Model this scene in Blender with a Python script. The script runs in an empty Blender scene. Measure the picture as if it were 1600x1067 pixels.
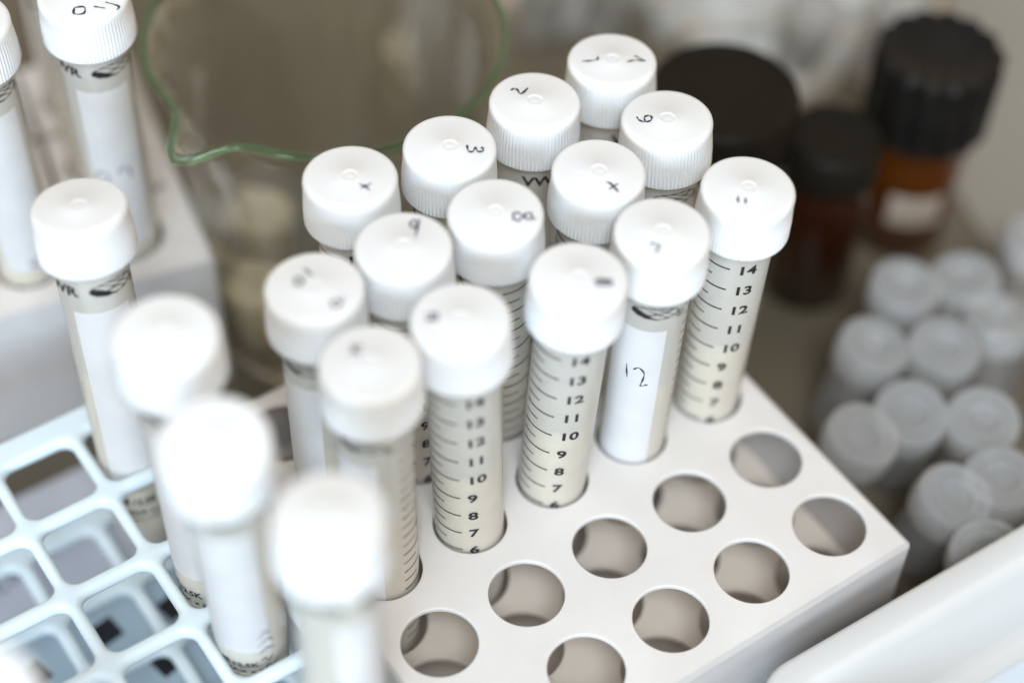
import bpy, bmesh, math, random
from mathutils import Vector, Matrix, Euler

S = 0.001            # everything below is written in millimetres
scene = bpy.context.scene
col = scene.collection

# ---------------------------------------------------------------- camera
cam_data = bpy.data.cameras.new("camera")
cam = bpy.data.objects.new("camera", cam_data); col.objects.link(cam)
cam_data.sensor_width = 36.0
cam_data.lens = 2833.7 / 1600 * 36.0
cam_data.clip_start = 0.01; cam_data.clip_end = 20
cam.rotation_mode = 'XYZ'
cam.rotation_euler = (0.710219, -0.0261258, -0.5959365)
CAM = Vector((-116.83, -160.95, 360.20))
cam.location = CAM * S
cam_data.dof.use_dof = True
cam_data.dof.focus_distance = 0.424
cam_data.dof.aperture_fstop = 2.85
scene.camera = cam

# ---------------------------------------------------------------- light
w = bpy.data.worlds.new("World"); scene.world = w; w.use_nodes = True
nt = w.node_tree; nt.nodes.clear()
wo = nt.nodes.new('ShaderNodeOutputWorld'); bg = nt.nodes.new('ShaderNodeBackground')
tc = nt.nodes.new('ShaderNodeTexCoord'); sx = nt.nodes.new('ShaderNodeSeparateXYZ'); cr = nt.nodes.new('ShaderNodeValToRGB')
nt.links.new(tc.outputs['Generated'], sx.inputs[0]); nt.links.new(sx.outputs['Z'], cr.inputs['Fac'])
cr.color_ramp.elements[0].position = 0.05; cr.color_ramp.elements[0].color = (0.98, 0.69, 0.39, 1)
cr.color_ramp.elements[1].position = 0.75; cr.color_ramp.elements[1].color = (0.74, 0.72, 0.68, 1)
nt.links.new(cr.outputs[0], bg.inputs['Color']); bg.inputs['Strength'].default_value = 0.68
nt.links.new(bg.outputs[0], wo.inputs['Surface'])

def area(name, loc, target, size, size_y, power, color):
    d = bpy.data.lights.new(name, 'AREA'); d.shape = 'RECTANGLE'; d.size = size; d.size_y = size_y
    d.energy = power; d.color = color
    o = bpy.data.objects.new(name, d); col.objects.link(o); o.location = Vector(loc) * S
    o.rotation_euler = (Vector(target) - Vector(loc)).to_track_quat('-Z', 'Y').to_euler()
    return o
area("window_light", (-360, -640, 1160), (40, 60, 0), 0.40, 0.40, 12.5, (0.82, 0.91, 1.0))
area("side_window_light", (-500, -420, 230), (-40, 110, 0), 0.34, 0.24, 4.6, (0.60, 0.80, 1.0))

scene.view_settings.view_transform = 'Standard'
scene.view_settings.look = 'None'
scene.view_settings.exposure = 0.14
scene.view_settings.gamma = 1.0
scene.view_settings.use_curve_mapping = False
scene.cycles.max_bounces = 14
scene.cycles.transparent_max_bounces = 24
scene.cycles.transmission_bounces = 12
scene.cycles.use_denoising = True
scene.cycles.sample_clamp_indirect = 4.0
scene.render.film_transparent = False

# ---------------------------------------------------------------- materials
def mat(name): 
    m = bpy.data.materials.new(name); m.use_nodes = True; m.node_tree.nodes.clear()
    return m, m.node_tree
def out(nt, s):
    o = nt.nodes.new('ShaderNodeOutputMaterial'); nt.links.new(s, o.inputs['Surface'])
def noise_color(nt, c, var, scale, detail=4):
    tc = nt.nodes.new('ShaderNodeTexCoord'); n = nt.nodes.new('ShaderNodeTexNoise')
    n.inputs['Scale'].default_value = scale; n.inputs['Detail'].default_value = detail
    nt.links.new(tc.outputs['Object'], n.inputs['Vector'])
    r = nt.nodes.new('ShaderNodeValToRGB')
    r.color_ramp.elements[0].position = .3; r.color_ramp.elements[1].position = .7
    r.color_ramp.elements[0].color = tuple(x * (1 - var) for x in c) + (1,)
    r.color_ramp.elements[1].color = tuple(min(1, x * (1 + var)) for x in c) + (1,)
    nt.links.new(n.outputs['Fac'], r.inputs['Fac'])
    return r.outputs[0], n.outputs['Fac']
def bump(nt, fac, strength, dist):
    b = nt.nodes.new('ShaderNodeBump'); b.inputs['Strength'].default_value = strength; b.inputs['Distance'].default_value = dist
    nt.links.new(fac, b.inputs['Height']); return b.outputs[0]
def pbr(name, c, rough=.5, var=.06, scale=60, sss=0, sssr=(1, .8, .6), ssscale=.002, spec=.5, metal=0, bmp=0, bscale=400, coat=0, trans=0, ior=1.45):
    m, nt = mat(name)
    p = nt.nodes.new('ShaderNodeBsdfPrincipled')
    cc, f = noise_color(nt, c, var, scale)
    nt.links.new(cc, p.inputs['Base Color'])
    p.inputs['Roughness'].default_value = rough; p.inputs['Metallic'].default_value = metal
    p.inputs['Specular IOR Level'].default_value = spec; p.inputs['IOR'].default_value = ior
    p.inputs['Coat Weight'].default_value = coat
    p.inputs['Transmission Weight'].default_value = trans
    if sss:
        p.inputs['Subsurface Weight'].default_value = sss
        p.inputs['Subsurface Radius'].default_value = sssr; p.inputs['Subsurface Scale'].default_value = ssscale
    if bmp:
        tc = nt.nodes.new('ShaderNodeTexCoord'); n = nt.nodes.new('ShaderNodeTexNoise')
        n.inputs['Scale'].default_value = bscale; n.inputs['Detail'].default_value = 5
        nt.links.new(tc.outputs['Object'], n.inputs['Vector'])
        nt.links.new(bump(nt, n.outputs['Fac'], bmp, .0003), p.inputs['Normal'])
    out(nt, p.outputs[0]); return m
def milky(name, c, clear, tr, rough=.25, gloss=.06, var=.04, tint=(1, 1, 1)):
    """cloudy plastic: part see-through, part diffuse, part translucent, a thin gloss on top"""
    m, nt = mat(name)
    cc, f = noise_color(nt, c, var, 90)
    T = nt.nodes.new('ShaderNodeBsdfTransparent'); T.inputs[0].default_value = tint + (1,)
    D = nt.nodes.new('ShaderNodeBsdfDiffuse'); L = nt.nodes.new('ShaderNodeBsdfTranslucent')
    nt.links.new(cc, D.inputs[0]); nt.links.new(cc, L.inputs[0])
    a = nt.nodes.new('ShaderNodeMixShader'); a.inputs[0].default_value = tr
    nt.links.new(D.outputs[0], a.inputs[1]); nt.links.new(L.outputs[0], a.inputs[2])
    b = nt.nodes.new('ShaderNodeMixShader'); b.inputs[0].default_value = clear
    # the wall looks denser where it is seen edge on
    lw = nt.nodes.new('ShaderNodeLayerWeight'); lw.inputs['Blend'].default_value = .35
    mr = nt.nodes.new('ShaderNodeMapRange'); mr.inputs['To Min'].default_value = clear; mr.inputs['To Max'].default_value = clear * .35
    nt.links.new(lw.outputs['Facing'], mr.inputs['Value']); nt.links.new(mr.outputs[0], b.inputs[0])
    nt.links.new(a.outputs[0], b.inputs[1]); nt.links.new(T.outputs[0], b.inputs[2])
    G = nt.nodes.new('ShaderNodeBsdfGlossy'); G.inputs['Roughness'].default_value = rough
    fr = nt.nodes.new('ShaderNodeFresnel'); fr.inputs['IOR'].default_value = 1.4
    e = nt.nodes.new('ShaderNodeMixShader'); nt.links.new(fr.outputs[0], e.inputs[0])
    nt.links.new(b.outputs[0], e.inputs[1]); nt.links.new(G.outputs[0], e.inputs[2])
    out(nt, e.outputs[0]); return m
def glass(name, c, rough=0.0, ior=1.47):
    m, nt = mat(name); g = nt.nodes.new('ShaderNodeBsdfGlass'); g.inputs['Color'].default_value = c + (1,)
    g.inputs['Roughness'].default_value = rough; g.inputs['IOR'].default_value = ior
    out(nt, g.outputs[0]); return m

M = {}
M['cap'] = pbr('white_cap_plastic', (.81, .81, .80), .42, .015, 40, sss=.5, sssr=(1, .84, .62), ssscale=.003, spec=.25)
M['tube'] = milky('cloudy_tube_plastic', (.99, .97, .90), .44, .34)
M['liquid'] = milky('cream_liquid', (.97, .74, .38), .03, .3, .1, var=.05)
M['pellet'] = pbr('tan_sediment', (.78, .54, .32), .6, .12, 300)
M['ink'] = pbr('black_print', (.018, .012, .018), .5, .1, 900)
M['pen'] = pbr('dark_pen_ink', (.045, .035, .075), .5, .25, 1500)
M['patch'] = milky('white_writing_area', (.88, .88, .89), .02, .3, .5)
M['rack'] = pbr('white_rack_plastic', (.72, .675, .635), .5, .045, 45, sss=.25, sssr=(1, .85, .7), ssscale=.003, spec=.3, bmp=.06, bscale=900)
M['rackwall'] = milky('white_rack_wall', (.86, .83, .81), 0.0, .45, .4)
M['rack_in'] = pbr('white_rack_shelf', (.70, .61, .52), .6, .03, 25)
M['grid'] = pbr('pale_blue_plastic', (.70, .79, .83), .35, .03, 40, sss=.35, sssr=(.7, .9, 1), ssscale=.003, spec=.4)
M['bench'] = pbr('dark_brown_benchtop', (.138, .115, .078), .38, .22, 9, spec=.5, bmp=.1, bscale=300)
M['glass'] = glass('clear_glass', (.995, 1, .995))
def clear_mix(m, k):     # thin wall: most light goes straight through, the rest bends
    nt = m.node_tree; g = [n for n in nt.nodes if n.type == 'BSDF_GLASS'][0]; o = [n for n in nt.nodes if n.type == 'OUTPUT_MATERIAL'][0]
    T = nt.nodes.new('ShaderNodeBsdfTransparent'); T.inputs[0].default_value = (.985, 1, .985, 1)
    x = nt.nodes.new('ShaderNodeMixShader'); x.inputs[0].default_value = k
    nt.links.new(g.outputs[0], x.inputs[1]); nt.links.new(T.outputs[0], x.inputs[2]); nt.links.new(x.outputs[0], o.inputs['Surface'])
clear_mix(M['glass'], .42)
M['rimglass'] = glass('green_edged_glass', (.74, .90, .77), .03)
M['amber_clear'] = pbr('bright_amber_glass', (.26, .075, .010), .08, .1, 20, spec=.7, trans=.75)
M['amber'] = pbr('amber_glass', (.05, .011, .002), .08, .1, 20, spec=.6, trans=.6)
M['black'] = pbr('black_lid_plastic', (.010, .009, .008), .22, .3, 120, spec=.16, bmp=.15, bscale=600)
M['darklid'] = pbr('brown_black_lid', (.011, .009, .006), .5, .2, 100, spec=.14)
M['label'] = pbr('cream_paper_label', (.44, .35, .27), .7, .06, 60)
M['tray'] = pbr('ivory_tray_plastic', (.64, .63, .61), .35, .02, 20, sss=.2, sssr=(1, .85, .7), ssscale=.004, spec=.4)
M['traybed'] = pbr('pale_blue_pad', (.60, .66, .71), .6, .03, 20)
M['vial'] = milky('cloudy_vial_plastic', (.86, .85, .84), .74, .5, .2)
M['vialcap'] = milky('cloudy_vial_cap', (.92, .92, .91), .62, .4, .18)
M['paper'] = pbr('white_paper', (.55, .56, .62), .8, .03, 15)
M['bluecard'] = pbr('blue_card', (.46, .57, .65), .6, .05, 15)
M['blackpaint'] = pbr('black_square_print', (.012, .012, .016), .5, .1, 50)
M['bag'] = milky('clear_bag_film', (.97, .98, .90), .04, .45, .18, var=.3)
M['card'] = pbr('grey_card', (.30, .28, .24), .8, .05, 10)

# ---------------------------------------------------------------- mesh helpers (input in mm)
def obj(name, verts, faces, m, parent=None, smooth=False, loc=None, angle=None):
    me = bpy.data.meshes.new(name)
    me.from_pydata([(v[0] * S, v[1] * S, v[2] * S) for v in verts], [], faces)
    me.validate(); me.update()
    bm = bmesh.new(); bm.from_mesh(me); bmesh.ops.recalc_face_normals(bm, faces=bm.faces); bm.to_mesh(me); bm.free()
    me.materials.append(M[m])
    if smooth:
        me.polygons.foreach_set('use_smooth', [True] * len(me.polygons))
        if angle: me.set_sharp_from_angle(angle=math.radians(angle))
    o = bpy.data.objects.new(name, me); col.objects.link(o)
    if parent: o.parent = parent
    if loc: o.location = Vector(loc) * S
    return o
def empty(name, loc=(0, 0, 0), rz=0, label=None, cat=None, group=None):
    o = bpy.data.objects.new(name, None); col.objects.link(o); o.empty_display_size = .01
    o.location = Vector(loc) * S; o.rotation_euler = (0, 0, rz)
    if label: tag(o, label, cat, group)
    return o
def tag(o, label, cat, group=None):
    o['label'] = label; o['category'] = cat
    if group: o['group'] = group
    return o
class MB:
    def __init__(s): s.v = []; s.f = []
    def add(s, v, f):
        n = len(s.v); s.v += [tuple(x) for x in v]; s.f += [tuple(i + n for i in q) for q in f]; return s
    def box(s, x0, x1, y0, y1, z0, z1):
        v = [(x, y, z) for x in (x0, x1) for y in (y0, y1) for z in (z0, z1)]
        return s.add(v, [(0, 1, 3, 2), (4, 6, 7, 5), (0, 4, 5, 1), (2, 3, 7, 6), (0, 2, 6, 4), (1, 5, 7, 3)])
    def lathe(s, prof, n=64, rfun=None, close=False, cx=0, cy=0):
        """prof: list of (r, z); ends with r == 0 are closed by a pole"""
        rings = []; v = []; f = []
        for (r, z) in prof:
            if r <= 1e-6: rings.append([len(v)]); v.append((cx, cy, z))
            else:
                b = len(v)
                for i in range(n):
                    a = 2 * math.pi * i / n; rr = rfun(r, z, i) if rfun else r
                    v.append((cx + rr * math.cos(a), cy + rr * math.sin(a), z))
                rings.append(list(range(b, b + n)))
        pairs = list(zip(rings, rings[1:])) + ([(rings[-1], rings[0])] if close else [])
        for A, B in pairs:
            for i in range(n):
                j = (i + 1) % n
                if len(A) == 1 and len(B) == 1: continue
                if len(A) == 1: f.append((A[0], B[i], B[j]))
                elif len(B) == 1: f.append((A[i], A[j], B[0]))
                else: f.append((A[i], A[j], B[j], B[i]))
        return s.add(v, f)
    def tube(s, pts, r, n=8, closed=False):
        pts = [Vector(p) for p in pts]; N = len(pts); base = len(s.v); v = []; f = []
        prev = None
        for k, p in enumerate(pts):
            a = pts[(k - 1) % N] if (closed or k > 0) else p; b = pts[(k + 1) % N] if (closed or k < N - 1) else p
            t = (b - a).normalized()
            u = (prev - t * prev.dot(t)) if prev else (t.cross(Vector((0, 0, 1))) if abs(t.z) < .9 else t.cross(Vector((1, 0, 0))))
            u.normalize(); prev = u; q = t.cross(u)
            rr = r[k] if isinstance(r, (list, tuple)) else r
            for i in range(n):
                an = 2 * math.pi * i / n; v.append(p + (u * math.cos(an) + q * math.sin(an)) * rr)
        for k in range(N if closed else N - 1):
            for i in range(n):
                j = (i + 1) % n; k2 = (k + 1) % N
                f.append((k * n + i, k * n + j, k2 * n + j, k2 * n + i))
        if not closed: f.append(tuple(range(n))); f.append(tuple((N - 1) * n + i for i in range(n)))
        return s.add(v, f)
    def build(s, name, m, parent=None, smooth=False, loc=None, angle=None):
        return obj(name, s.v, s.f, m, parent, smooth, loc, angle)
def spline(pts, k=5):
    """Catmull-Rom through 2-D or 3-D points"""
    P = [Vector(p) for p in pts]
    if len(P) < 3: 
        return [P[0].lerp(P[-1], t / k) for t in range(k + 1)]
    o = []
    for i in range(len(P) - 1):
        a = P[max(i - 1, 0)]; b = P[i]; c = P[i + 1]; d = P[min(i + 2, len(P) - 1)]
        for t in range(k):
            x = t / k
            o.append(.5 * ((2 * b) + (c - a) * x + (2 * a - 5 * b + 4 * c - d) * x * x + (3 * b - a - 3 * c + d) * x ** 3))
    return o + [P[-1]]
def ribbon(pts, width):
    """flat pen stroke in the plane: returns verts2d, faces; the width swells and fades like a pen line"""
    P = [Vector((p[0], p[1])) for p in spline(pts)]
    v = []; f = []; n = len(P)
    for i, p in enumerate(P):
        t = (P[min(i + 1, n - 1)] - P[max(i - 1, 0)]); t = t.normalized() if t.length > 1e-6 else Vector((1, 0))
        q = Vector((-t.y, t.x)) * width / 2 * (.8 + .35 * math.sin(i * .9 + len(pts))) * (.55 if i in (0, n - 1) else 1)
        v += [p + q, p - q]
    for i in range(n - 1): f.append((2 * i, 2 * i + 1, 2 * i + 3, 2 * i + 2))
    return v, f
_txt = {}
def text2d(s, size, bold=0.0, shear=0.0):
    """verts, faces of a word, left aligned on the baseline, in mm"""
    key = (s, size, bold, shear)
    if key not in _txt:
        c = bpy.data.curves.new('word', 'FONT'); c.body = s; c.size = 1; c.offset = bold; c.shear = shear; c.resolution_u = 3
        o = bpy.data.objects.new('word', c); col.objects.link(o)
        dg = bpy.context.evaluated_depsgraph_get(); me = bpy.data.meshes.new_from_object(o.evaluated_get(dg))
        v = [(p.co.x * size, p.co.y * size) for p in me.vertices]; f = [tuple(q.vertices) for q in me.polygons]
        bpy.data.objects.remove(o); bpy.data.curves.remove(c); bpy.data.meshes.remove(me)
        _txt[key] = (v, f)
    return _txt[key]
def radius(z):      # outer radius of a tube at height z above its tip
    if z < 1.2: return 1.2 + z * .5
    if z < 22: return 1.8 + (z - 1.2) / 20.8 * 6.2
    return 8.0 + min(1, (z - 22) / 12) * .35 + (z - 22) / 95 * .1
def wrap(mb, v2, f2, ang0, z0, lift=.1):
    """bend flat art round the tube: x (mm) becomes an angle, y a height"""
    vv = []
    for x, y in v2:
        z = z0 + y; r = radius(z) + lift; a = math.radians(ang0) + x / 8.4
        vv.append((r * math.cos(a), r * math.sin(a), z))
    mb.add(vv, f2)
def zml(ml): return 47.4 + 6.75 * (ml - 6)

# ---------------------------------------------------------------- setting
tb = MB(); n = 40
for i in range(n + 1):
    for j in range(n + 1): tb.v.append((-900 + i * 60, -900 + j * 60, -50))
for i in range(n):
    for j in range(n):
        a = i * (n + 1) + j; tb.f.append((a, a + n + 1, a + n + 2, a + 1))
bench = tb.build('benchtop', 'bench'); bench['kind'] = 'structure'

# ---------------------------------------------------------------- plates with holes
def hole_plate(mb, xs, ys, px, py, x0, x1, y0, y1, shape, levels):
    """a plate with one hole per (x, y); shape(inset) gives the hole outline, levels = [(inset, z)] from top to underside"""
    n = len(shape(0))
    for X in xs:
        for Y in ys:
            def border(z):
                o = []
                for (hx, hy) in shape(0):
                    k = min(px / 2 / max(abs(hx), 1e-6), py / 2 / max(abs(hy), 1e-6)); o.append((X + hx * k, Y + hy * k, z))
                for qx, qy in ((1, 1), (-1, 1), (-1, -1), (1, -1)):
                    kk = min(range(n), key=lambda i: abs(o[i][0] - X - qx * px / 2) + abs(o[i][1] - Y - qy * py / 2)); o[kk] = (X + qx * px / 2, Y + qy * py / 2, z)
                return o
            rings = [border(levels[0][1])] + [[(X + hx, Y + hy, z) for hx, hy in shape(e)] for e, z in levels] + [border(levels[-1][1])]
            v = [p for r in rings for p in r]; f = []
            for k in range(len(rings) - 1):
                for i in range(n):
                    j = (i + 1) % n; f.append((k * n + i, k * n + j, (k + 1) * n + j, (k + 1) * n + i))
            mb.add(v, f)
    # margins
    cx0, cx1 = min(xs) - px / 2, max(xs) + px / 2; cy0, cy1 = min(ys) - py / 2, max(ys) + py / 2
    for z in (levels[0][1], levels[-1][1]):
        for a, b, c, d in ((x0, cx0, y0, y1), (cx1, x1, y0, y1), (cx0, cx1, y0, cy0), (cx0, cx1, cy1, y1)):
            mb.add([(a, c, z), (b, c, z), (b, d, z), (a, d, z)], [(0, 1, 2, 3)])
def round_hole(r, n=56):
    # angles that also hit the corners of a square cell
    return lambda e: [((r + e) * math.cos(2 * math.pi * (i + .0) / n + math.pi / 4), (r + e) * math.sin(2 * math.pi * (i + .0) / n + math.pi / 4)) for i in range(n)]
def square_hole(h, rad, n=6):
    def fn(e):
        H = h + e; R = rad + e * .6; o = []
        for q, (sx, sy) in enumerate(((1, 1), (-1, 1), (-1, -1), (1, -1))):
            for k in range(n + 1):
                a = math.pi / 2 * (q + k / n); o.append((sx * (H - R) + R * math.cos(a), sy * (H - R) + R * math.sin(a)))
        return o
    return fn
def rrect(x0, x1, y0, y1, R, n=5):
    o = []
    for q, (cx, cy) in enumerate(((x1 - R, y1 - R), (x0 + R, y1 - R), (x0 + R, y0 + R), (x1 - R, y0 + R))):
        for k in range(n + 1):
            a = math.pi / 2 * (q + k / n); o.append((cx + R * math.cos(a), cy + R * math.sin(a)))
    return o
def rings_mesh(mb, rings, skip=None, close_last=False, close_first=False):
    n = len(rings[0]); v = [p for r in rings for p in r]; f = []
    for k in range(len(rings) - 1):
        for i in range(n):
            j = (i + 1) % n
            q = (k * n + i, k * n + j, (k + 1) * n + j, (k + 1) * n + i)
            if skip and skip([v[t] for t in q]): continue
            f.append(q)
    if close_last: f.append(tuple((len(rings) - 1) * n + i for i in range(n)))
    if close_first: f.append(tuple(range(n)))
    mb.add(v, f)

def white_rack(label, loc, rz, xs, ys, px, py, x0, x1, y0, y1, r, open_side, shelf=-25):
    t = empty('tube_rack', loc, rz, label, 'tube rack')
    mb = MB(); hole_plate(mb, xs, ys, px, py, x0 + 1.1, x1 - 1.1, y0 + 1.1, y1 - 1.1, round_hole(r), [(.25, 0), (.06, -.1), (0, -.35), (0, -1.2)])
    mb.build('top_plate', 'rack', t)
    mb = MB(); rings = []
    for e, z in ((1.1, 0), (.55, -.12), (.15, -.5), (0, -1.2), (0, -10), (0, -50), (1.0, -50), (1.0, -10), (1.1, -1.5)):
        rings.append([(x, y, z) for x, y in rrect(x0 + e, x1 - e, y0 + e, y1 - e, max(.1, 1.3 - e))])
    def skip(q):
        z = sum(p[2] for p in q) / 4
        if z > -11: return False
        c = [sum(p[k] for p in q) / 4 for k in (0, 1)]
        return open_side and (c[0] > x1 - 1.25) and y0 + 6 < c[1] < y1 - 6
    rings_mesh(mb, rings, skip); mb.build('side_walls', 'rackwall', t, smooth=True, angle=40)
    mb = MB(); hole_plate(mb, xs, ys, px, py, x0 + 1.2, x1 - 1.2, y0 + 1.2, y1 - 1.2, round_hole(r + 1.1), [(0, shelf), (0, shelf - 1.2)])
    mb.build('lower_shelf', 'rack_in', t)
    MB().box(x0 + 1.2, x1 - 1.2, y0 + 1.2, y1 - 1.2, -49.6, -48.6).build('rack_floor', 'rack_in', t)
    return t
PX, PY = 24.17, 24.10
rackA = white_rack('white rack in the middle with fourteen capped tubes and two rows of empty holes', (0, 0, 0), 0, [i * PX for i in range(5)], [j * PY for j in range(5)], PX, PY, -13.4, 110, -15.3, 110.2, 9.0, False, -24)
RB = math.radians(-11.4)
cB = Vector((13.8, 158.2))
uB = Vector((-math.cos(RB), -math.sin(RB))); wB = Vector((-math.sin(RB), math.cos(RB)))
def Bpt(u, v): return cB + uB * u + wB * v
rackB = white_rack('white rack behind the pale blue grid rack, its near corner beside the beaker', (cB.x, cB.y, 0), RB, [-140, -109, -78, -47, -19.5], [17, 48, 79], 29, 29, -156, 0, 0, 96, 9.6, False)

# pale blue open grid rack
GX = [-33.6 - 21.2 * k for k in range(5)]; GY = [115.0 - 21.75 * k for k in range(8)]
t = empty('grid_rack', (0, 0, 0), 0, 'pale blue open grid rack with rounded square openings, front left', 'tube rack')
gx0, gx1, gy0, gy1 = GX[-1] - 14, GX[0] + 13.4, GY[-1] - 14, GY[0] + 16.0
for nm, z, e0 in (('top_grid', 0, 0), ('bottom_grid', -38, .3)):
    mb = MB(); hole_plate(mb, GX, GY, 21.2, 21.75, gx0, gx1, gy0, gy1, square_hole(9.0 - e0, 3.2), [(1.35, z), (.95, z - .15), (.5, z - .6), (.12, z - 1.3), (0, z - 2.4), (.3, z - 3.4), (.9, z - 3.8)])
    outl = []
    for e, zz in ((0, z), (-.5, z - .3), (-.8, z - 1), (-.8, z - 3), (0, z - 3.8)):
        outl.append([(x, y, zz) for x, y in rrect(gx0 + e, gx1 - e, gy0 + e, gy1 - e, .6)])
    rings_mesh(mb, outl); mb.build(nm, 'grid', t, smooth=True, angle=50)
for x, y in ((gx0 + 2, gy0 + 2), (gx1 - 2, gy0 + 2), (gx0 + 2, gy1 - 2), (gx1 - 2, gy1 - 2)):
    mb = MB().box(x - 1.9, x + 1.9, y - 1.9, y + 1.9, -50, -41.9).box(x - 1.9, x + 1.9, y - 1.9, y + 1.9, -37.9, -3.9); mb.build('leg', 'grid', t)

# sheets under the grid rack
def sheet(name, m, pts, z, label, cat, th=.25):
    mb = MB(); n = len(pts); v = [(x, y, z) for x, y in pts] + [(x, y, z - th) for x, y in pts]
    mb.add(v, [tuple(range(n)), tuple(range(n, 2 * n))] + [(i, (i + 1) % n, n + (i + 1) % n, n + i) for i in range(n)])
    return tag(mb.build(name, m), label, cat)
pap = sheet('paper_sheet', 'paper', [(-170, 20), (-12, 20), (-12, 152), (-170, 152)], -49.7, 'pale sheet of paper with a line of handwriting, lying under the grid rack', 'paper', .2)
mb = MB()
base = Vector((-75.5, 124.5)); d1 = Vector((.98, .2)); d2 = Vector((-.2, .98))
for st in ([(6 + 0, 3.4), (4.4, 4), (3.2, 2.4), (4, .6), (6, .5)], [(10.5, 2.2), (9, 3.9), (7.5, 2.2), (9, .5), (10.5, 2.2), (12, 3.7), (13.3, 2.1), (12, .5), (10.5, 2.2)], [(1.6, 4.6), (.4, 2.2), (1.5, -.4)], [(14.4, .4), (14.6, 3.6), (16, 4.0)]):
    v, f = ribbon([tuple(base + d1 * a * .9 + d2 * b * .9) for a, b in st], .55); mb.add([(p.x, p.y, -49.66) for p in v], f)
mb.build('handwriting', 'pen', pap)
cd = sheet('blue_card', 'bluecard', [(-150, 24), (-19, 24), (-19, 110), (-150, 117)], -49.3, 'blue card with small black squares, lying under the grid rack', 'card', .3)
mb = MB()
for x, y in ((-76, 97.5), (-55.0, 99.5), (-36.5, 97), (-45.5, 83), (-66, 80), (-88, 84), (-30, 76), (-58, 62)):
    a = math.radians(-38 + (x * 7 % 9)); q = [Vector((math.cos(a + k * math.pi / 2), math.sin(a + k * math.pi / 2))) * 5.0 for k in range(4)]
    mb.add([(x + p.x, y + p.y, -49.27) for p in q], [(0, 1, 2, 3)])
mb.build('printed_square', 'blackpaint', cd)

# ---------------------------------------------------------------- beaker
BC = (57.2, 168.2); SPA = math.atan2(146.0 - BC[1], -3.0 - BC[0])
def brf(rim_r):
    def f(r, z, i, n=144):
        a = 2 * math.pi * i / n; d = (a - SPA + math.pi) % (2 * math.pi) - math.pi
        k = max(0, (z - 22) / 30.0) ** 1.6
        g = 11.0 * math.exp(-(d / .13) ** 2) - .2 * math.exp(-((abs(d) - .40) / .16) ** 2)
        return r + g * k
    return f
t = empty('beaker', (BC[0], BC[1], 0), 0, 'large clear glass beaker with a green rim and pouring spout', 'beaker')
prof = [(0, -49.8), (37.5, -49.8), (39.8, -48.6), (40.6, -46), (40.8, -35), (40.8, 22), (41.0, 34), (42.0, 42), (43.8, 48), (46.6, 51.2), (47.2, 52.2), (46.4, 52.6), (43.6, 49.4), (40.6, 43), (39.2, 34), (39.0, 22), (39.0, -35), (38.4, -44.5), (36, -46.6), (0, -46.9)]
mb = MB().lathe(prof, 144, brf(0)); mb.build('glass_wall', 'glass', t, smooth=True)
pts = []
for i in range(144):
    a = 2 * math.pi * i / 144; r = brf(0)(47.0, 52, i); zz = 52.0
    d = (a - SPA + math.pi) % (2 * math.pi) - math.pi
    zz += -1.6 * math.exp(-(d / .12) ** 2) + .5 * math.exp(-((abs(d) - .34) / .14) ** 2)
    pts.append((r * math.cos(a), r * math.sin(a), zz))
mb = MB().tube(pts, 1.1, 12, closed=True); mb.build('rim', 'rimglass', t, smooth=True)

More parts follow.
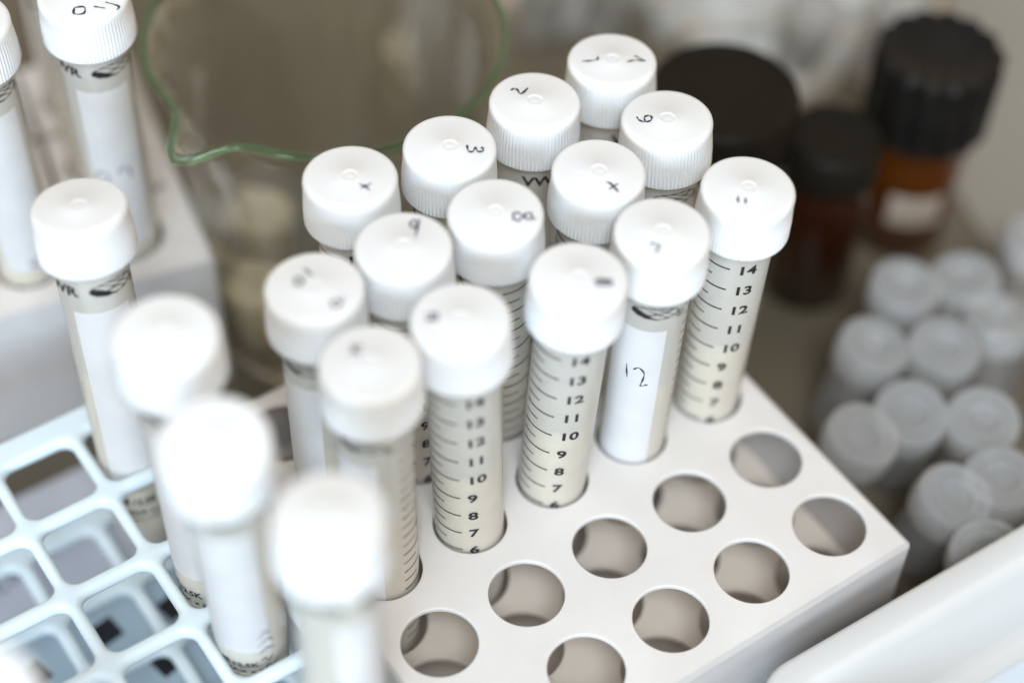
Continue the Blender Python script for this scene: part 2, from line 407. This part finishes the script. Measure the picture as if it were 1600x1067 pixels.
# ---------------------------------------------------------------- capped centrifuge tubes
def ribs(r, z, i, n=608):
    if 107.3 < z < 117.2: return r + .08 + .24 * math.cos(2 * math.pi * i / 8)
    return r
def make_tube():
    t = empty('capped_tube', (0, 0, 0), 0, 'x', 'tube')
    mb = MB().lathe([(0, 0), (1.2, .15)] + [(radius(z), z) for z in (1.2, 3, 8, 14, 19, 22, 26, 34, 60, 90, 107, 116)], 56)
    mb.build('tube_body', 'tube', t, smooth=True)
    mb = MB().lathe([(0, 1.2), (.8, 1.4)] + [(radius(z) - .75, z) for z in (3, 8, 14, 19, 22, 26, 34, 50, 62, 74.0)] + [(radius(74) - .85, 74.4), (radius(74) - 1.3, 74.15), (3, 74.05), (0, 74.05)], 48)
    mb.build('liquid', 'liquid', t, smooth=True, angle=60)
    # cap
    mb = MB().lathe([(8.7, 107), (10.9, 107), (11.1, 107.25), (11.0, 107.6), (10.9, 112), (10.8, 117.2), (10.85, 117.9), (10.85, 118.7), (10.7, 119.3), (10.35, 119.75), (9.85, 119.97), (9.6, 120), (2.3, 120), (2.1, 120.1), (1.8, 120.1), (1.6, 119.9), (.9, 119.88), (.7, 119.96), (0, 119.96)], 608, lambda r, z, i: ribs(r, z, i))
    mb.build('cap', 'cap', t, smooth=True, angle=38)
    # print: scale
    mb = MB()
    def tick(z, a0, a1, th=.30):
        k = 10; v = []; f = []
        for i in range(k + 1):
            x = (math.radians(a0) + math.radians(a1 - a0) * i / k) * 8.4; v += [(x, -th / 2), (x, th / 2)]
        for i in range(k): f.append((2 * i, 2 * i + 2, 2 * i + 3, 2 * i + 1))
        wrap(mb, v, f, 0, z, .07)
    for h in range(3, 31):
        ml = h / 2
        if h % 2 == 0 and ml <= 14: tick(zml(ml), -66, -8, .42)
        else: tick(zml(ml), -66, -36, .34)
        if h % 2 == 0 and 2 <= ml <= 14:
            s = str(int(ml)); v, f = text2d(s, 3.8, .03); x0 = 0.5
            wrap(mb, [(x * 1.26 + x0, y) for x, y in v], f, 0, zml(ml) - 1.4, .1)
    v, f = text2d('15mL', 3.7, .022); wrap(mb, [(x - .6, y) for x, y in v], f, 0, 104.6, .1)
    mb.build('printed_scale', 'ink', t)
    # writing area
    mb = MB(); v = []; f = []; K = 24
    for i in range(K + 1):
        x = math.radians(-195 + 95 * i / K) * 8.4; v += [(x, 0), (x, 12), (x, 55)]
    for i in range(K): f += [(3 * i, 3 * i + 3, 3 * i + 4, 3 * i + 1), (3 * i + 1, 3 * i + 4, 3 * i + 5, 3 * i + 2)]
    wrap(mb, v, f, 0, 40.5, .05); mb.build('writing_area', 'patch', t)
    # maker's print: word, oval badge with streaks, registered mark
    mb = MB()
    v, f = text2d('VWR', 3.9, .03); wrap(mb, [(x * 1.25, y) for x, y in v], f, -255, 100.3, .1)
    zc = 101.6; oc = -123; A, B = 5.6, 1.75
    def add2(pts, wd): 
        v, f = ribbon(pts, wd); wrap(mb, [(p.x, p.y) for p in v], f, oc, zc, .12)
    add2([(A * math.cos(a), B * math.sin(a)) for a in [2 * math.pi * k / 20 for k in range(21)]], .34)
    # dark wedge at the left end
    v = []; f = []
    for k in range(13):
        x = -A + .2 + k * .47; h = B * math.sqrt(max(0, 1 - (x / A) ** 2)); v += [(x, -h), (x, -h + (2 * h) * max(0.06, 1 - k / 12))]
    for k in range(12): f.append((2 * k, 2 * k + 2, 2 * k + 3, 2 * k + 1))
    wrap(mb, v, f, oc, zc, .11)
    add2([(-2.6, 1.3), (0, .2), (3.2, -1.3)], .3); add2([(-.6, 1.6), (2, .6), (4.4, -.8)], .26); add2([(-3, -.6), (0, -.3), (2.6, .6), (4.4, 1.0)], .3)
    ring = [(1.0 * math.cos(2 * math.pi * k / 14), 1.0 * math.sin(2 * math.pi * k / 14)) for k in range(15)]
    v, f = ribbon(ring, .24); wrap(mb, [(p.x, p.y) for p in v], f, -80, 100.2, .1)
    v, f = text2d('R', 1.5, .02); wrap(mb, [(x - .5, y - .52) for x, y in v], f, -80, 100.2, .1)
    mb.build('maker_mark', 'ink', t)
    # speed rating near the tip
    mb = MB()
    v, f = text2d('12.5K', 3.0, .03); wrap(mb, [(x * .9 - 2.6, y) for x, y in v], f, -150, 32.6, .1)
    v, f = text2d('MAX x g', 2.7, .015); wrap(mb, [(x - 5.0, y) for x, y in v], f, -150, 29.0, .1)
    wrap(mb, [(-5.6, 1.1), (-3.2, 2.5), (-3.2, -.1)], [(0, 1, 2)], -150, 32.6, .1)
    v, f = ribbon([(-4.6, .3), (-2, -.1), (2, -.1), (4.6, .3)], .42); wrap(mb, [(p.x, p.y) for p in v], f, -150, 27.4, .1)
    mb.build('speed_rating', 'ink', t)
    return t
proto = make_tube()
def copy_tube():
    c = proto.copy(); col.objects.link(c)
    for ch in proto.children:
        d = ch.copy(); col.objects.link(d); d.parent = c
    return c
used = [False]
def place_tube(base, top, zt, alpha, label, group, length=120.0, hand=None, side=None, pellet=False):
    """base, top: where the tube's axis crosses the rack's top (z = 0) and the cap top (z = zt); alpha: turn of the scale seen from the front"""
    t = proto if not used[0] else copy_tube(); used[0] = True
    B = Vector((base[0], base[1], 0)); T = Vector((top[0], top[1], zt)); d = (T - B).normalized()
    az = math.atan2(CAM.y - base[1], CAM.x - base[0]) + math.radians(alpha)
    q = Vector((0, 0, 1)).rotation_difference(d) @ Euler((0, 0, az)).to_quaternion()
    t.rotation_mode = 'QUATERNION'; t.rotation_quaternion = q; t.location = (T - d * length) * S
    t['label'] = label; t['category'] = 'capped tube'; t['group'] = group
    if hand:
        cap = [c for c in t.children if c.name.startswith('cap')][0]
        qi = q.inverted(); mb = MB()
        for st in hand:
            pl = [qi @ Vector((x, y, 0)) for x, y in st]
            v, f = ribbon([(p.x, p.y) for p in pl], .56)
            # strokes ride over the little centre ring
            mb.add([(p.x, p.y, 120.05 if math.hypot(p.x, p.y) > 2.4 else 120.22) for p in v], f)
        mb.build('handwriting', 'pen', cap)
    if side:
        pa = [c for c in t.children if c.name.startswith('writing_area')][0]
        mb = MB()
        for st in side:     # (degrees to the right of the front, height above the rack top)
            v, f = ribbon([(math.radians(a - alpha) * 8.4, z) for a, z in st], .46)
            wrap(mb, [(p.x, p.y) for p in v], f, 0, length - zt, .12)
        mb.build('handwriting', 'pen', pa)
    if pellet:
        ph = 9.5 if pellet is True else pellet
        mb = MB().lathe([(0, .9), (1.2, 1.0)] + [(radius(z) - .6, z) for z in (3, 6)] + [(radius(ph) - .6, ph), (0, ph + .3)], 40)
        mb.build('sediment', 'pellet', t, smooth=True, angle=60)
    return t
HAND={
1:[[(-6.87,3.18),(-5.22,2.22),(-3.34,1.66),(-2.44,2.69)],[(2.01,-3.07),(3.61,-3.25),(4.99,-3.98),(6.07,-5.14)],[(5.21,-1.89),(6.2,-5.22)]],
2:[[(-2.99,5.77),(-1.94,5.97),(-1.49,5.28),(-1.62,3.48),(1.15,4.46)]],
3:[[(3.42,-2.08),(2.56,-3.86),(3.34,-4.61),(4.6,-3.77),(4.3,-5.22),(5.55,-5.62),(5.89,-4.31)]],
4:[[(0.23,-3.71),(0.97,-5.12),(1.07,-7.02)],[(2.67,-5.13),(0.97,-5.12),(-0.22,-5.23)]],
6:[[(-5.8,4.2),(-6.05,2.95),(-5.52,1.82),(-4.17,1.25),(-3.04,2.0),(-3.17,3.05),(-4.41,3.06),(-5.12,1.86)]],
7:[[(-0.84,-3.83),(-0.31,-5.2),(-0.38,-6.64),(-0.4,-8.09)],[(1.12,-5.82),(-0.16,-5.93),(-1.74,-6.26)]],
8:[[(2.51,-3.38),(3.37,-2.87),(3.96,-3.43),(4.23,-4.93),(4.71,-6.39),(5.76,-6.18),(6.08,-5.05),(5.36,-4.5),(3.88,-4.97),(2.48,-5.32),(2.02,-4.49),(2.51,-3.38)],[(5.5,-6.37),(6.15,-7.31)]],
9:[[(4.48,4.52),(5.51,5.18),(6.39,4.79),(5.9,3.61),(4.56,3.16),(4.58,4.19)],[(7.39,4.68),(5.31,2.67),(3.44,0.39)]],
10:[[(-1.31,2.52),(-1.74,2.04),(-2.26,1.83),(-2.73,1.95),(-3.03,2.37),(-3.06,2.97),(-2.82,3.58),(-2.38,4.05),(-1.86,4.22),(-1.4,4.07),(-1.13,3.62),(-1.12,3.01),(-1.39,2.4)],[(0.72,6.06),(1.01,4.61),(1.17,2.84)],[(2.13,-7.65),(1.74,-8.02),(1.23,-8.14),(0.73,-7.97),(0.38,-7.56),(0.28,-7.02),(0.45,-6.5),(0.86,-6.15),(1.38,-6.07),(1.87,-6.27),(2.19,-6.7),(2.26,-7.25),(2.06,-7.75)],[(3.17,-5.88),(3.36,-7.06)]],
11:[[(-4.01,-1.19),(-4.92,-2.06),(-5.41,-3.01)],[(-2.97,-2.31),(-3.6,-3.27),(-4.36,-3.86)]],
12:[[(-5.07,-1.94),(-4.22,-2.14),(-3.64,-3.29),(-4.39,-4.1),(-5.49,-4.25)]],
13:[[(3.72,-4.11),(3.31,-4.45),(2.81,-4.55),(2.33,-4.39),(2.03,-4.01),(1.97,-3.52),(2.18,-3.06),(2.6,-2.75),(3.12,-2.67),(3.58,-2.86),(3.86,-3.26),(3.88,-3.75),(3.64,-4.2)],[(5.07,-4.98),(4.72,-5.27),(4.27,-5.35),(3.85,-5.2),(3.58,-4.87),(3.52,-4.45),(3.7,-4.05),(4.07,-3.78),(4.52,-3.73),(4.93,-3.89),(5.18,-4.24),(5.21,-4.67),(5.0,-5.06)],[(1.58,-3.98),(3.83,-3.52),(4.83,-5.66)]],
14:[[(-5.46,4.94),(-4.55,4.75),(-4.28,3.77),(-5.85,3.18),(-5.99,3.91),(-5.15,2.88),(-3.99,2.62),(-3.49,4.07),(-3.85,4.63)]],
15:[[(-0.84,6.25),(-0.8,4.67),(-0.81,2.73)],[(0.52,5.61),(-0.97,4.78),(-2.22,3.64)],[(-0.09,4.6),(1.09,4.62)]],
}

GA = 'capped tubes standing in the middle rack'
TA = {  # number: (column, row), cap top (x, y), alpha, label
 1: ((4, 4), (99.0, 100.7), -96, 'rearmost capped tube of the middle rack, two check-like strokes on its lid'),
 2: ((3, 4), (74.8, 98.6), -119, 'capped tube marked 2 on its lid, between the tubes marked 3 and two strokes'),
 3: ((2, 4), (49.4, 96.3), 75, 'capped tube marked 3 on its lid, in front of the beaker rim'),
 4: ((1, 4), (25.0, 100.2), -18, 'capped tube marked with a cross, leftmost of its row below the beaker rim'),
 6: ((4, 3), (97.5, 76.8), 150, 'capped tube marked 6 on its lid, beside the big black lid'),
 7: ((3, 3), (73.6, 71.1), -32, 'capped tube marked with a cross, between the tubes marked 8 and 6'),
 8: ((2, 3), (46.4, 73.0), 78, 'capped tube marked 8 on its lid'),
 9: ((1, 3), (23.7, 75.3), 8, 'capped tube marked 9 on its lid'),
 10: ((0, 3), (1.3, 75.2), 93, 'capped tube with two small rings on its lid, just behind the blurred leftmost tube'),
 11: ((4, 2), (99.1, 48.4), 4, 'rightmost capped tube in the middle rack, two short strokes on its lid'),
 12: ((3, 2), (74.3, 48.0), 130, 'capped tube with 12 handwritten on its white writing area'),
 13: ((2, 2), (50.6, 46.7), -4, 'capped tube with a small scribble on its lid, left of the tube marked 12'),
 14: ((1, 2), (22.5, 50.6), -2, 'capped tube with a dark loop on its lid, second from left in the front row'),
 15: ((0, 2), (0.3, 50.7), 101, 'blurred capped tube, leftmost in the front row of the middle rack'),
}
BASE = {1: (96.5, 96.2), 2: (72.6, 96.6), 3: (48.4, 96.4), 4: (24.2, 96.8), 6: (96.8, 72.3), 7: (72.5, 72.0), 8: (48.0, 72.3), 9: (24.2, 72.5), 10: (.2, 72.4), 11: (96.3, 48.3), 12: (72.8, 48.3), 13: (48.3, 48.3), 14: (24.0, 48.3), 15: (-.1, 48.4)}
for n_, (ij, top, al, lab) in TA.items():
    side = None
    if n_ == 12: side = [[(-26.4, 35.6), (-25.1, 33.3), (-22.7, 31.0)], [(-14.0, 34.6), (-6, 35.6), (3.5, 34.0), (3, 31.5), (.3, 29.6), (3.5, 29.4), (11.9, 29.9)]]
    place_tube(BASE[n_], top, 73, al, lab, GA, hand=HAND.get(n_), side=side)
GC = 'capped tubes standing in the grid rack'
place_tube((-33.6, 114.2), (-30.3, 124.5), 73, 150, 'blurred capped tube at the back of the blue grid rack, beige sediment in its tip', GC, hand=None, side=[[(20, 32), (30, 30), (26, 28), (36, 27)], [(18, 28), (22, 26.5)]], pellet=24)
place_tube((-33.6, 71.8), (-35.0, 70.4), 85, 100, 'blurred capped tube in the blue grid rack, second from the back', GC, pellet=True)
place_tube((-34.5, 50.5), (-39.7, 40.9), 85, 128, 'blurred capped tube in the blue grid rack with long handwriting down its side', GC, side=[[(10, 12), (22, 14), (30, 12)], [(8, 8), (24, 10), (34, 8)], [(10, 4), (20, 6), (34, 4)], [(8, 0), (16, 1), (20, -1), (30, 1)], [(12, -6), (20, -3), (26, -6), (18, -8), (12, -6)], [(28, -5), (38, -3)]], pellet=True)
place_tube((-33.0, 7.5), (-30.3, 14.2), 86, 190, 'most blurred white capped tube, nearest the camera, in the blue grid rack', GC, pellet=True)
place_tube((-95.0, 24), (-99.5, 14.5), 85, 60, 'capped tube in the blue grid rack, cut off by the lower left picture edge', GC, pellet=True)
GB = 'capped tubes standing in the rear left rack'
b1 = Bpt(19.5, 17); b0 = Bpt(47, 17); b2 = Bpt(47, 48); b3 = Bpt(19.5, 48)
O1 = [(6.5 * 0 + 2 + 1.6 * math.cos(a), 1.0 + 2.2 * math.sin(a)) for a in [k * .55 for k in range(12)]]
place_tube(b1, (b1.x - .5, b1.y - 2), 85, 151, 'capped tube beside the beaker, in the rear left rack, 0 7 handwritten on its side', GB, hand=[[(-4, -4), (-2, -5), (-3, -7), (-5, -6), (-4, -4)], [(0, -6), (2, -8)], [(3, -6), (5, -9), (4, -10)]],
           side=[[(-26 + 11 * math.cos(a), 31 + 2.0 * math.sin(a)) for a in [k * .55 for k in range(13)]], [(2, 32), (11, 34), (22, 33), (24, 29.5)]])
place_tube(b0, (b0.x - 1.5, b0.y - 2), 85, 151, 'capped tube in the rear left rack, cut off by the left picture edge', GB, side=[[(18 + 8 * math.cos(a), 8 + 1.4 * math.sin(a)) for a in [k * .55 for k in range(12)]], [(2, 9.5), (8, 7), (6, 6)]])
place_tube(b3, (b3.x - 3, b3.y - 1), 82, 20, 'capped tube in the rear left rack, directly behind the one beside the beaker', GB)
b4 = Bpt(19.5, 79); place_tube(b4, (b4.x - 1, b4.y - 3), 82, 40, 'furthest capped tube of the rear left rack, only a strip of its body showing', GB)

# tan round lumps put in for the blurred tan shapes behind the beaker glass
M['lump'] = pbr('tan_matte', (.78, .65, .43), .6, .06, 60)
for (x, y, z, rr, h, lab) in ((28, 164, -46.6, 8.5, 24, 'tan round lump in the beaker, the one nearest the white rack corner'), (41, 187, -46.6, 10, 26, 'tan round lump in the beaker, the furthest back of three'), (36, 143, -46.6, 7.5, 20, 'tan round lump in the beaker, the lowest and nearest of three')):
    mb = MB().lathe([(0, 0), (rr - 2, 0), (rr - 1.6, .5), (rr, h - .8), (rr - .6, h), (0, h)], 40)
    o = mb.build('beaker_lump', 'lump', None, smooth=True, loc=(x, y, z), angle=40); tag(o, lab, 'lump', 'round lumps in the beaker')

# ---------------------------------------------------------------- jars
def jar(name, label, cat, loc, ztop, rl, hl, rb, bodymat, lidmat, lobes=0, amp=0, lab=None, H=None):
    t = empty(name, (loc[0], loc[1], -50), 0, label, cat)
    H = ztop + 50; z1 = H - hl
    N = 192
    def rf(r, z, i):
        if lobes and z1 + .5 < z <= H and r > rl * .85: return r + amp * (abs(math.sin(math.pi * lobes * i / N)) - .6)
        return r
    mb = MB().lathe([(rl - 2, z1), (rl - .4, z1), (rl, z1 + .6), (rl, z1 + hl * .5), (rl, H - 2.2), (rl - .5, H - .8), (rl - 1.4, H), (rl - 2.6, H), (rl - 3.2, H - .5), (0, H - .5)], N, rf)
    mb.build('lid', lidmat, t, smooth=True, angle=35)
    rn = rl - 2.2
    mb = MB().lathe([(0, 0), (rb - 2, 0), (rb, 1.6), (rb, z1 - 10), (rb - .8, z1 - 6), (rn, z1 - 2.5), (rn, z1 + 2), (rn - 1.6, z1 + 2), (rn - 1.6, z1 - 3), (rb - 2.6, z1 - 8), (rb - 2, z1 - 11), (rb - 2, 3), (0, 2.4)], 96)
    mb.build('glass_body', bodymat, t, smooth=True, angle=60)
    if lab:
        z0, za, a0, a1 = lab; v = []; f = []
        for k in range(25):
            a = math.radians(a0 + (a1 - a0) * k / 24); v += [((rb + .15) * math.cos(a), (rb + .15) * math.sin(a), z0), ((rb + .15) * math.cos(a), (rb + .15) * math.sin(a), za)]
        for k in range(24): f.append((2 * k, 2 * k + 2, 2 * k + 3, 2 * k + 1))
        obj('paper_label', v, f, 'label', t)
    return t
jar('screw_jar', 'clear jar under a very wide dull black lid, behind the white capped tubes', 'jar', (148.3, 111.3), 32, 20.9, 17, 20.0, 'glass', 'darklid')
jar('amber_jar', 'short amber jar with a flat dark lid, between the two taller jars', 'jar', (179.4, 96.2), 12, 13.9, 13, 13.4, 'amber', 'darklid')
jar('amber_bottle', 'amber bottle with a tall ribbed black cap and cream paper label, furthest right', 'bottle', (219.5, 99.0), 23, 18.3, 27, 15.0, 'amber_clear', 'black', 14, 1.7, (15, 27, -155, -92))

# ---------------------------------------------------------------- small cloudy vials
def make_vial():
    t = empty('small_vial', (0, 0, -50), 0, 'x', 'vial')
    mb = MB().lathe([(0, 0), (6.5, 0), (8.2, 1.2), (8.4, 6), (8.6, 27), (8.6, 30), (7.4, 30), (7.4, 6), (0, 3)], 48); mb.build('vial_body', 'vial', t, smooth=True, angle=60)
    mb = MB().lathe([(8.8, 26.5), (9.9, 26.5), (10.1, 27.2), (10.1, 34.6), (9.6, 35.6), (8.6, 36.0), (7.4, 36.0), (7.1, 35.2), (5.9, 35.1), (5.6, 35.8), (4.6, 35.8), (4.2, 33.6), (2.0, 33.3), (0, 33.3)], 64); mb.build('vial_cap', 'vialcap', t, smooth=True, angle=40)
    return t
vp = make_vial(); GV = 'small cloudy vials standing together at the right'
VL = [((130.6, 29.8), 'small cloudy vial, leftmost of the cluster, beside the rack edge'),
 ((137.6, 2.8), 'small cloudy vial nearest the rack corner, its ringed cap the clearest'),
 ((139.5, -18.7), 'small cloudy vial at the front of the cluster, half hidden by the tray rim'),
 ((156.3, -6.8), 'small cloudy vial behind the tray at the right picture edge, third from the front'),
 ((168, 14), 'small cloudy vial in the middle right of the cluster'),
 ((153, 27.5), 'small cloudy vial in the middle of the cluster, right of the leftmost one'),
 ((150.8, 48.5), 'small cloudy vial at the left, below the black jar base'),
 ((171.5, 38), 'small cloudy vial surrounded by others, behind the middle one'),
 ((190, 28), 'small cloudy vial at the right picture edge, level with the surrounded one'),
 ((176, 58.7), 'small cloudy vial at the back left of the cluster, nearest the amber jars'),
 ((198, 47), 'small cloudy vial at the back right of the cluster'),
 ((219, 49), 'small cloudy vial at the far right edge, behind all others')]
first = True
rnd = random.Random(4)
for (x, y), lab in VL:
    if first: o = vp; first = False
    else:
        o = vp.copy(); col.objects.link(o)
        for ch in vp.children: d = ch.copy(); col.objects.link(d); d.parent = o
    o.location = Vector((x, y, -49.6)) * S; o.rotation_euler = (rnd.uniform(-.19, .19), rnd.uniform(-.19, .19), rnd.uniform(0, 6))
    o['label'] = lab; o['category'] = 'vial'; o['group'] = GV

# ---------------------------------------------------------------- tray
t = empty('plastic_tray', (0, 0, 0), 0, 'ivory plastic tray with a rounded corner, lower right', 'tray')
RT = math.radians(-1.8)
def tr(x, y): return (52 + x * math.cos(RT) - y * math.sin(RT), -21.6 + x * math.sin(RT) + y * math.cos(RT))
rings = []
for e, z, R in ((5.5, -49.6, 9), (4.6, -48, 10), (2.2, -12, 11.5), (1.8, -7, 12), (.2, -6.8, 13), (0, -6, 13), (0, -4.2, 13), (.5, -3.3, 13), (1.4, -3, 12.5), (6.4, -3, 9.5), (7.6, -3.4, 9), (8.6, -4.6, 8.2), (9.4, -7.5, 8), (12.5, -30, 7.5), (13.5, -33.2, 7), (16, -34.4, 6), (40, -34.6, 3)):
    rings.append([(*tr(x, y), z) for x, y in rrect(0 + e, 190 - e, -150 + e, 0 - e, R, 10)])
mb = MB(); rings_mesh(mb, rings, close_last=True, close_first=True); mb.build('tray_shell', 'tray', t, smooth=True, angle=50)
v = [(*tr(x, y), -34.0) for x, y in rrect(19, 171, -131, -19, 4, 5)]
tag(obj('blue_pad', v + [(a, b, -34.3) for a, b, c in v], [tuple(range(len(v)))] + [(i, (i + 1) % len(v), len(v) + (i + 1) % len(v), len(v) + i) for i in range(len(v))], 'traybed'), 'pale blue pad lying in the ivory tray', 'pad')

# ---------------------------------------------------------------- far, blurred things
def bag(label, cx, cy, sx, sy, h, seed, m='bag'):
    rn = random.Random(seed); N = 40; v = []; f = []
    ph = [(rn.uniform(.06, .3), rn.uniform(.06, .3), rn.uniform(0, 6), rn.uniform(.5, 1)) for _ in range(9)]
    for i in range(N + 1):
        for j in range(N + 1):
            x = (i / N * 2 - 1); y = (j / N * 2 - 1)
            e = max(0, 1 - x ** 4) * max(0, 1 - y ** 4)
            z = h * e ** .5 * (.62 + .07 * sum(a * math.sin(p[0] * x * sx + p[1] * y * sy + p[2]) for p in ph for a in (p[3],)))
            v.append((cx + x * sx, cy + y * sy, -49.5 + max(0, z)))
    for i in range(N):
        for j in range(N):
            a = i * (N + 1) + j; f.append((a, a + N + 1, a + N + 2, a + 1))
    return tag(obj('plastic_bag', v, f, m, smooth=True), label, 'bag')
bag('crumpled cloudy plastic bag, blurred, behind the jars', 258, 196, 46, 36, 26, 3)
bag('greenish cloudy plastic bag, blurred, behind the rearmost tube', 200, 262, 30, 30, 22, 8)
for (x, y), lab in (((176, 238), 'far blurred cloudy vial, left of the greenish bag'), ((196, 226), 'far blurred cloudy vial, in front of the greenish bag'), ((236, 172), 'far blurred cloudy vial, directly behind the wide black lid'), ((262, 158), 'far blurred cloudy vial, left of the tall black cap')):
    o = vp.copy(); col.objects.link(o)
    for ch in vp.children: d = ch.copy(); col.objects.link(d); d.parent = o
    o.location = Vector((x, y, -49.6)) * S; o['label'] = lab; o['group'] = 'far blurred vials'
crd = sheet('grey_card', 'card', [(232, 60), (400, 20), (460, 170), (318, 178), (262, 140)], -49.2, 'pale grey card lying blurred in the far right background', 'card', .4)
